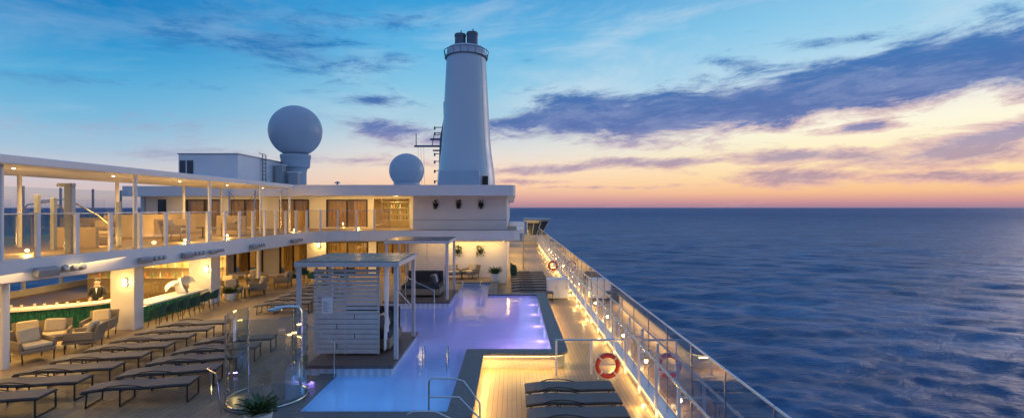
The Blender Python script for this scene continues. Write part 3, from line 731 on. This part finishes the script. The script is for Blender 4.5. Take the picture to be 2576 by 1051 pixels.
B().box(-21.3,-17.5,33,39.5,5.771,7.9).make('wall',WHITE,rh,bevel=.02); B().box(-21.35,-17.45,32.95,39.55,7.9,7.96).make('roof',GREY,rh)
wn=B().box(-21.2,-20.35,32.96,32.999,6.65,7.5).make('window',DARKG,rh); B().box(-20.8,-20.74,32.94,32.959,6.65,7.5).make('frame',WHITE,wn)
B().box(-21.9,-21.4,31.95,31.999,3.3,5.0).make('window',DARKG,rh)
ld=B()
for y in (36,36.5): ld.tube([(-17.38,y,5.8),(-17.38,y,8.2),(-17.6,y,8.3)],.03,6)
for k in range(9): ld.tube([(-17.38,36,6+k*.26),(-17.38,36.5,6+k*.26)],.02,5)
top(ld.make('wall_ladder',PIPE),'steel rung ladder on the side of the roof house','ladder')
def vent(x,y,w_,h,lab='grey box ventilator on the roof'):
    t=thing('roof_vent',lab,'vent',(x,y,5.77),group='roof ventilators'); B().box(-w_/2,w_/2,-.3,.3,0,h).make('housing',GREY,t,bevel=.02); B().box(-w_/2-.06,w_/2+.06,-.36,.36,h,h+.08).make('cap',WHITE,t)
vent(-17.0,38,.5,1.8); vent(-16.2,38.5,.7,1.3); vent(-18.1,41,.6,2.2)
t=thing('mushroom_vent','small domed mushroom vent on the roof edge','vent',(-10.3,30.5,5.77)); B().cyl((0,0,0),(0,0,.18),.05).make('stem',GREY,t); B().lathe([(.16,.16),(.15,.22),(.05,.27)],14).make('hood',GREY,t,smooth=True)
def radome(x,y,zc,r,big):
    t=thing('radome','large white spherical satellite radome on a round pedestal' if big else 'smaller white radome dome resting low on the roof','radome',(x,y,5.77),group='satellite radomes')
    c=zc-5.77
    o=B().ball((0,0,c),r,56,36).make('dome',RAD,t,smooth=True)
    s=B()
    for k in range(3):
        an=rad(15+60*k); s.tube([(r*math.cos(an)*math.cos(u),r*math.sin(an)*math.cos(u),c+r*math.sin(u)) for u in [j*2*math.pi/48 for j in range(48)]],.005*r,4,closed=True)
    s.make('seam',RAD,o)
    if big: B().lathe([(.80,0),(.80,1.4),(.85,1.7),(1.05,1.85),(1.08,2.5),(1.12,2.55),(1.12,2.8),(.9,2.85)],36).make('pedestal',RAD,t,smooth=True)
    else: B().lathe([(.75,-.0),(.75,.25),(1.0,.45),(1.0,.65)],30).make('pedestal',RAD,t,smooth=True)
radome(-16.75,40,10.4,1.96,True); radome(-8.15,40,7.35,1.33,False)
# funnel
fn=thing('funnel','tall tapered silver grey ship funnel with twin exhaust pipes','funnel',(-4.55,50,5.77))
prof0=[(2.88,0),(2.86,1.6),(2.74,2.6),(2.56,3.6),(2.40,5.2),(2.26,7.5),(2.13,10.0),(2.00,12.6),(1.92,13.9)]
zz_=np.linspace(0,13.9,50); rr_=np.interp(zz_,[p[1] for p in prof0],[p[0] for p in prof0]); kk=np.ones(7)/7; rp_=np.convolve(np.pad(rr_,3,mode='edge'),kk,'valid')
prof=[(float(a),float(b)) for a,b in zip(rp_,zz_)]+[(1.90,14.3),(1.82,14.45),(1.6,14.5)]
B().lathe(prof,96,(0,1.5,0),sx=1,sy=1.15).make('casing',FUN,fn,smooth=True)
B().prismy([(-2.35,0),(1.65,0),(1.55,2.05),(1.45,2.15),(-2.0,2.15),(-2.12,2.05)],-2.6,-.9).make('base_housing',RAD,fn,bevel=.06)
B().box(1.75,2.3,-1.45,-1.3,.15,1.7).make('vent_grille',DGREY,fn)
sm=B(); p=[]
for z in [2.6+i*1.1 for i in range(11)]:
    r_=np.interp(z,[q[1] for q in prof],[q[0] for q in prof])+.002; p.append((r_*math.cos(rad(-38)),1.5+r_*1.15*math.sin(rad(-38)),z))
sm.tube(p,.012,4); sm.make('seam',GREY,fn)
for x,y,h in ((-.55,1.0,1.0),(.64,.8,1.1)):
    p=B().lathe([(.54,13.9),(.54,14.8+h-.25),(.58,14.8+h-.25),(.58,14.8+h-.12),(.54,14.8+h-.12),(.54,14.8+h),(.42,14.8+h),(.42,14.6+h)],24,(x,y,0)).make('exhaust_pipe',PIPE,fn,smooth=True)
    B().tube([(x+.1,y-.2,14.8+h),(x+.1,y-.2,15.1+h)],.06,6).make('stub',PIPE,p)
pr_=B(); 
for z,r_ in ((13.55,2.10),(14.15,2.2)): pr_.tube([(r_*math.cos(a),1.5+r_*1.1*math.sin(a),z) for a in [i*2*math.pi/40 for i in range(40)]],.04,6,closed=True)
for i in range(18): 
    a=i*2*math.pi/18; pr_.tube([(2.10*math.cos(a),1.5+2.31*math.sin(a),13.5),(2.2*math.cos(a),1.5+2.42*math.sin(a),14.15)],.028,5)
pr_.make('railing',PIPE,fn); B().lathe([(1.9,13.48),(2.12,13.48),(2.12,13.54),(1.9,13.54)],40,(0,1.5,0),sy=1.1).make('platform',PIPE,fn)
ms=thing('radar_mast','grey radar mast with crossarm, aerials and radar scanners','mast',(-7.1,55,5.77))
B().prismy([(-.75,0),(.4,0),(.25,8.1),(.2,9.9),(-.15,9.9),(-.15,8.1),(-.55,6.0)],-.3,.3).make('tower',PIPE,ms)
ar=B().box(-3.3,-.4,-.08,.08,5.15,5.35).tube([(-3.1,0,5.3),(-3.1,0,6.6)],.05,6).tube([(-1.4,0,5.35),(-1.2,0,6.4),(-.4,0,6.5)],.05,6)
for z in (1.5,2.6,3.6,4.4,6.6,7.2): ar.box(-1.15,-.3,-.06,.06,z,z+.08).box(-1.2,-1.05,-.1,.1,z-.2,z+.12)
for x in (-2.9,-2.6,-2.3): ar.tube([(x,0,5.2),(x+.1,0,1.0)],.012,4)
ar.make('crossarm',PIPE,ms); B().box(-1.6,-.3,-.15,.15,5.9,6.05).box(-1.3,-.5,-.2,-.05,4.7,4.85).make('radar_scanner',DGREY,ms)

f0=thing('floodlight_bracket','cluster of white floodlights bolted to the slab edge','floodlight',(0,0,0),group='floodlights on the slab edge')
h_=B().box(-.28,.28,-.22,.0,-.12,.10).make('housing',GREY,f0,bevel=.03); h_.rotation_euler=(rad(18),0,0)
for x in (.42,.66,.88): 
    q=B().lathe([(.05,-.12),(.09,-.02),(.10,.08),(.085,.1)],14).make('lamp_head',GREY,f0,loc=(x,-.12,-.02),smooth=True); q.rotation_euler=(rad(65),0,rad(10))
B().tube([(-.2,0,.0),(.95,0,.0)],.02,6).make('bracket',GREY,f0)
def edge_x(y):
    for a,b in zip(edge_[:-1],edge_[1:]):
        if a[1]<=y<=b[1]: 
            t=(y-a[1])/(b[1]-a[1]); return a[0]+(b[0]-a[0])*t, math.atan2(b[1]-a[1],b[0]-a[0])
ok=False
for y,sc in ((13.7,1),(16.6,.75),(18.3,.8),(19.6,.6),(22.3,.8),(26,.8)):
    x,an=edge_x(y); spot((x+.45,y,2.75),(x+1.8,y+.5,.4),95 if y>15 else 60,120,(1,.70,.32))
    if not ok: f0.location=(x+.03,y,2.85); f0.rotation_euler=(0,0,an); f0.scale=(sc,sc,sc); ok=True
    else: dup(f0,(x+.03,y,2.85),an,scale=(sc,)*3)

# ------------------------------------------------------------ furniture
def armchair(loc,rz,W=.8,label='woven armchair with cream cushions'):
    t=thing('armchair',label,'armchair',loc,rz,group='cushioned lounge chairs')
    B().box(-W/2,W/2,-.38,.38,.26,.36).make('seat_frame',WICK,t,bevel=.02)
    bk=B(); 
    bk.add([(-W/2,.30,.3),(W/2,.30,.3),(W/2+.02,.44,.78),(-W/2-.02,.44,.78),(-W/2,.36,.3),(W/2,.36,.3),(W/2+.02,.5,.76),(-W/2-.02,.5,.76)],[(0,1,2,3),(7,6,5,4),(0,4,5,1),(3,2,6,7),(0,3,7,4),(1,5,6,2)])
    bk.make('backrest',WICK,t)
    for s in (-1,1): 
        x=s*W/2; B().prism([(x-.03,-.34),(x+.03,-.34),(x+.03,.36),(x-.03,.36)],.36,.58).make('arm',WICK,t,bevel=.02)
        for y in (-.32,.32): B().cyl((x*.9,y,0),(x*.94,y,.27),.016,n=8).make('leg',DGREY,t)
    B().box(-W/2+.05,W/2-.05,-.36,.28,.365,.48).make('seat_cushion',CUSH,t,bevel=.05)
    n=2 if W>1 else 1
    for k in range(n):
        cx=0 if n==1 else (-.3+.6*k); q=B().box(-.24,.24,-.07,.07,-.19,.19).make('pillow',CUSH,t,loc=(cx,.22,.65),bevel=.06); q.rotation_euler=(rad(-18),rad(8*(k-.5)),0)
    return t
A1=armchair((-12.9,13.9,.4),rad(65),.74); A2=armchair((-13.6,14.9,.4),rad(35),1.3,'two seat woven sofa with cream cushions')
def AC(x,y,z,rz): dup(A1,(x,y,z),rad(rz))
AC(-12.35,14.9,.4,-70); AC(-13.1,16.4,.4,20)
for x,y,r_ in ((-12.7,23.4,40),(-12.0,24.3,-60),(-12.6,25.4,120),(-13.6,24.6,10),(-11.8,26.6,-80),(-13.4,27.2,60)): AC(x,y,.4,r_)
for x,y,r_ in ((-14.6,18.4,30),(-13.4,20.6,100),(-13,23.8,-60)): AC(x,y,3.2,r_)
for x,y,r_ in ((-3.4,29.7,20),(-2.4,29.9,-30)): AC(x,y,.4,r_)
t0=thing('side_table','small round dark side table','table',(-12.9,15.6,.4),group='small side tables')
B().lathe([(.25,.42),(.26,.44),(.25,.46)],20).make('table_top',WICK,t0); B().cyl((0,0,0),(0,0,.42),.03).lathe([(.16,0),(.16,.02)],16).make('pedestal',DGREY,t0)
for p in ((-12.2,23.6,.4),(-13.3,26.2,.4),(-2.9,29.7,.4),(-13.4,22.4,3.2)): dup(t0,p)
def tubchair(loc,rz,label,name='bar_chair',grp='dark tub chairs along the bar'):
    t=thing(name,label,'chair',loc,rz,group=grp)
    B().lathe([(.20,.40),(.23,.43),(.22,.46)],18).make('seat',GCUSH,t,smooth=True)
    b=B(); n=14
    hh=lambda a:.58+.2*max(0,math.sin(a))
    for i in range(n):
        a0=rad(-30+240*i/n); a1=rad(-30+240*(i+1)/n)
        b.quad((.24*math.cos(a0),.24*math.sin(a0),.42),(.24*math.cos(a1),.24*math.sin(a1),.42),(.28*math.cos(a1),.28*math.sin(a1),hh(a1)),(.28*math.cos(a0),.28*math.sin(a0),hh(a0)))
    b.make('backrest',GCUSH,t,smooth=True)
    for x,y in ((.15,.15),(-.15,.15),(.15,-.15),(-.15,-.15)): B().cyl((x*1.35,y*1.35,0),(x,y,.42),.013,n=6).make('leg',DGREY,t)
    return t
c0=tubchair((-12.3,17.95,.4),rad(-90),'dark green tub chair with slim metal legs at the bar')
for k in range(1,6): dup(c0,(-12.3,17.95+.64*k,.4),rad(-90+random.uniform(-8,8)))
for k in range(8): dup(c0,(-11.6+.9*(k%4)+.2*random.random(),27.2+1.3*(k//4),.4),random.random()*6,label='dark tub chair in the dining area on the terrace')
# ------------------------------------------------------------ bar
def offs(pts,d):
    r_=[]
    for i,p in enumerate(pts):
        a=Vector(pts[max(i-1,0)]); b=Vector(pts[min(i+1,len(pts)-1)]); t=(b-a).normalized(); r_.append((p[0]-t.y*d,p[1]+t.x*d))
    return r_
def wallpath(b,pts,d0,d1,z0,z1):
    A=offs(pts,d0); C_=offs(pts,d1); b.prism(A+C_[::-1],z0,z1); return b
cv=smooth_poly([(-20,15.4),(-17.6,16.2),(-15.8,17.0),(-14.4,18.0),(-13.95,19.3)],2)
bar=thing('bar_counter','curved bar counter with teal tiled front and pale top','bar counter')
fb=B(); wallpath(fb,cv,0,.22,.4,1.12).make('tiled_front',TEAL,bar)
rb=B(); f2=offs(cv,-.02)
for i in range(0,len(f2)-1):
    for u in (0,.33,.66):
        x=f2[i][0]*(1-u)+f2[i+1][0]*u; y=f2[i][1]*(1-u)+f2[i+1][1]*u; rb.cyl((x,y,.42),(x,y,1.1),.022,n=6)
rb.make('ribs',TEAL,bar)
wallpath(B(),cv,-.12,.5,1.12,1.18).make('counter_top',WHITE2,bar)
b2=thing('long_bar_counter','straight bar counter with glowing edge and teal front','bar counter')
B().box(-13.6,-13.15,18.4,21.8,0.0,1.02).make('tiled_front',TEAL,b2); B().box(-13.7,-12.85,18.3,21.85,1.03,1.09).make('counter_top',WHITE2,b2); B().box(-13.14,-13.11,18.4,21.8,.98,1.02).make('led_strip',GLOW,b2)
area((-12.95,20,1.0),(.3,0,-1),.05,3.4,8,WARM)
cb0=top(B().box(0,.75,0,1.4,0,1.0).make('back_bar_cabinet',STEEL,loc=(-17.4,23.0,0),bevel=.01),'steel back bar cabinet inside the bar','cabinet','back bar cabinets')
dup(cb0,(-15.5,23.0,0))
b=B()
def shell(c,r,tilt,az0,a0,a1,sz):
    n,m=18,10; vs=[]
    for i in range(n+1):
        for j in range(m+1):
            th=rad(a0+(a1-a0)*i/n); ph=rad(-10+95*j/m); rr=r*(1+.07*math.sin(3*th+2*ph))
            v=Vector((rr*math.cos(ph)*math.cos(th),rr*math.cos(ph)*math.sin(th),rr*sz*math.sin(ph)))
            v.rotate(Matrix.Rotation(rad(tilt),3,'Y')); v.rotate(Matrix.Rotation(rad(az0),3,'Z')); vs.append(v+Vector(c))
    b.add(vs,[(i*(m+1)+j,(i+1)*(m+1)+j,(i+1)*(m+1)+j+1,i*(m+1)+j+1) for i in range(n) for j in range(m)])
shell((0,0,.1),.42,35,0,20,260,.9); shell((.25,.3,.2),.38,-30,60,0,230,1.1)
top(b.make('shell_sculpture',SIGNW,loc=(-13.4,20.6,1.12),smooth=True),'pale curved shell shaped display piece on the bar top','sculpture')
point((-13.1,19.6,2.3),38,WARMW,.15); point((-15.4,17.6,2.35),38,WARMW,.15); point((-13.0,15.5,2.3),22,WARM,.15)
gl=top(B().lathe([(.03,0),(.04,.1)],10).make('drinking_glass',mb[2],loc=(-17.3,16.55,1.18)),'small drinking glass on the bar top','glass','glasses on the bar')
for k in range(12): dup(gl,(-17.6+.33*k*.8,16.5+.16*k*.8+.1*random.random(),1.18))

# ------------------------------------------------------------ bartender
def skinmesh(name,verts,edges,radii,mat,parent,root=0,sub=2):
    me=bpy.data.meshes.new(name); me.from_pydata(verts,edges,[]); me.materials.append(mat); o=bpy.data.objects.new(name,me); COL.objects.link(o)
    if parent: o.parent=parent
    m=o.modifiers.new('skin','SKIN'); m.use_smooth_shade=True
    if not me.skin_vertices:
        vl=bpy.context.view_layer; vl.objects.active=o; bpy.ops.mesh.customdata_skin_add()
    for i,r_ in enumerate(radii):
        me.skin_vertices[0].data[i].radius=(r_,r_) if not isinstance(r_,tuple) else r_
    me.skin_vertices[0].data[root].use_root=True
    s=o.modifiers.new('sub','SUBSURF'); s.levels=sub; s.render_levels=sub; return o
per=thing('person','bartender in dark uniform working behind the bar counter','person',(-15.0,18.7,.18),rad(25))
V=[(0,0,.92),(0,0,1.12),(0,0,1.32),(0,0,1.44),(0,-.02,1.52),(0,-.02,1.60),(0,-.01,1.69),
   (.09,0,.86),(.10,-.02,.48),(.10,.02,.07),(.10,-.14,.04),(-.09,0,.86),(-.10,-.02,.48),(-.10,.02,.07),(-.10,-.14,.04),
   (.18,0,1.39),(.24,-.02,1.13),(.19,-.24,1.08),(.17,-.31,1.08),(-.18,0,1.39),(-.24,-.02,1.13),(-.15,-.24,1.10),(-.12,-.31,1.10)]
E=[(0,1),(1,2),(2,3),(3,4),(4,5),(5,6),(0,7),(7,8),(8,9),(9,10),(0,11),(11,12),(12,13),(13,14),(3,15),(15,16),(16,17),(17,18),(3,19),(19,20),(20,21),(21,22)]
Rr=[(.15,.11),(.13,.1),(.16,.11),(.10,.08),.055,.088,.08,.085,.055,.04,.03,.085,.055,.04,.03,.055,.042,.03,.032,.055,.042,.03,.032]
for hi,sg in ((18,1),(22,-1)):
    hx,hy,hz=V[hi]
    for q in range(5):
        i0=len(V); l=(.05,.07,.075,.07,.055)[q]; off=(-.035+.018*q)*sg
        V.append((hx+off,hy-.03 if q else hy,hz)); V.append((hx+off*1.3,hy-.03-l*.6,hz-.01)); V.append((hx+off*1.3,hy-.03-l,hz-.035)); E+=[(hi,i0),(i0,i0+1),(i0+1,i0+2)]; Rr+=[.01,.009,.008]
skinmesh('body',V,E,Rr,SKIN,per)
Vc=[V[i] for i in (0,1,2,3,15,16,17,19,20,21)]+[(0,0,1.455)]
Ec=[(0,1),(1,2),(2,3),(3,4),(4,5),(5,6),(3,7),(7,8),(8,9),(3,10)]
skinmesh('jacket',Vc,Ec,[(.175,.13),(.15,.12),(.18,.13),(.12,.1),.072,.058,.042,.072,.058,.042,.06],CLOTH,per)
Vt=[V[i] for i in (0,7,8,9,11,12,13)]; skinmesh('trousers',Vt,[(0,1),(1,2),(2,3),(0,4),(4,5),(5,6)],[(.17,.13),.1,.07,.055,.1,.07,.055],CLOTH,per)
B().ball((0,0.03,1.695),.092,16,10,.85).make('hair',HAIR,per,smooth=True)
B().add([(-.035,-.125,1.44),(.035,-.125,1.44),(0,-.14,1.22)],[(0,1,2)]).make('shirt_front',SIGNW,per)
B().cyl((0,-.09,1.62),(0,-.115,1.605),.014,.01,8).make('nose',SKIN,per)
for s in (-1,1): B().ball((.03*s,-.085,1.64),.01,8,6).make('eye',HAIR,per); B().ball((.082*s,-.01,1.62),.02,8,6).make('ear',SKIN,per)
B().box(-.022,.022,-.098,-.088,1.565,1.573).make('mouth',ORANGE,per)

# ------------------------------------------------------------ upper deck bits
sc=thing('shower_column','tall grey column with hooded top on the upper deck','column',(-12.75,14.9,3.2))
B().box(-.11,.11,-.08,.08,0,1.9).make('column_body',GREY,sc,bevel=.02); B().box(-.32,.12,-.08,.08,1.9,2.0).make('hood',GREY,sc,bevel=.02)
for x,y,h in ((-14.6,15.9,1.7),(-14.1,15.9,1.6),(-13.4,17.6,1.5)):
    top(B().box(x-.06,x+.06,y-.06,y+.06,3.2,3.2+h).make('service_post',GREY,bevel=.01),'grey square service post on the upper deck','post','service posts')
rail('stair_handrail','looped dark handrails around the stair opening',[
 [(-16.8,17.5,3.2),(-16.8,17.5,4.2),(-16.4,17.5,4.6),(-15.6,17.5,4.7),(-14.9,17.5,4.3),(-14.6,17.5,3.9),(-14.6,17.5,3.2)],
 [(-17.2,18.5,3.2),(-17.2,18.5,4.3),(-16.8,18.5,4.75),(-15.9,18.5,4.8),(-14.8,18.5,4.2),(-14.2,18.5,3.7)]],.025)
for x0,x1,y0,y1,z in ((-17.5,-15.2,20,20.12,4.1),(-15.6,-14.2,22.5,22.62,4.0),(-16.2,-16.08,10,15.5,4.15),(-16.6,-16.48,21,28,4.2),(-15,-13.6,16.9,17.02,3.85),(-14.3,-12.9,25,25.12,4.1)):
    top(B().box(x0,x1,y0,y1,3.2,z).make('partition_wall',BEIGE,bevel=.01),'low beige partition wall on the upper deck','wall','low partition walls')
t=thing('deck_screen','steel framed glass screen across the upper deck','screen',(-15,30.2,3.2)); 
for x in (-1.5,0,1.5): B().box(x-.04,x+.04,-.04,.04,0,2.3).make('post',STEEL,t)
B().tube([(-1.5,0,.1),(0,0,2.2)],.01,5).tube([(-1.5,0,2.2),(0,0,.1)],.01,5).make('brace',DGREY,t)
ug=thing('uplight','small warm uplight on the upper deck floor','deck light',(-13.7,14.6,3.2),group='uplights on the upper deck')
B().lathe([(.06,0),(.06,.05)],12).make('housing',STEEL,ug); B().ball((0,0,.09),.045,10,8).make('lens',LAMP,ug); point((0,0,.2),42,WARM,.05,ug)
for x,y in ((-14,17.3),(-12.2,19.3),(-12.4,22.5),(-12.4,25.5),(-11.8,28),(-9,30.3),(-15.7,13),(-17,20.4),(-15.5,24),(-15,28.5)): dup(ug,(x,y,3.2))

# ------------------------------------------------------------ far starboard side
bw=thing('bridge_wing','grey bridge wing with slanted dark windows overhanging the ship side','ship bridge',(0,70,0))
B().prismy([(1.6,2.7),(5.0,2.75),(5.2,2.9),(5.2,3.0),(1.6,3.05)],-2.5,3).make('roof',GREY,bw)
B().prismy([(2.0,.9),(3.9,.9),(4.8,2.69),(2.0,2.69)],-2.0,2.6).make('windows',DARKG,bw)
m=B()
for u in (0,.33,.66,1): 
    xt,xb=2.0+2.8*u,2.0+1.9*u; m.add([(xb-.04,-2.04,.9),(xb+.04,-2.04,.9),(xt+.04,-2.04,2.69),(xt-.04,-2.04,2.69)],[(0,1,2,3)])
m.make('mullions',GREY,bw); B().prismy([(1.6,0),(3.4,0),(3.95,.89),(1.6,.89)],-2.1,2.6).make('base',GREY,bw)
area((2.2,66,2.6),(0,.2,-1),3,2,110,WARM)
for y,x1 in ((38,.9),(46,1.1),(54,1.3)):
    t=thing('side_shelter','small white overhang with warm light along the side deck','canopy',(0,y,0),group='side deck shelters'); B().box(-.31,x1,0,5,2.62,2.9).make('roof',WHITE,t); B().box(x1-.12,x1,.1,.3,0,2.62).make('post',BEIGE,t)
    area((.4,y+2.5,2.58),(0.1,0,-1),1,3,110,WARM)
for k in range(4):
    dup(c0,(.15,31.5+k*1.2,0),rad(90),label='dark chair beside the deckhouse wall on the side deck')
area((-.25,34,2.5),(1,0,-.8),.1,5,40,WARM)
bpy.context.view_layer.update()
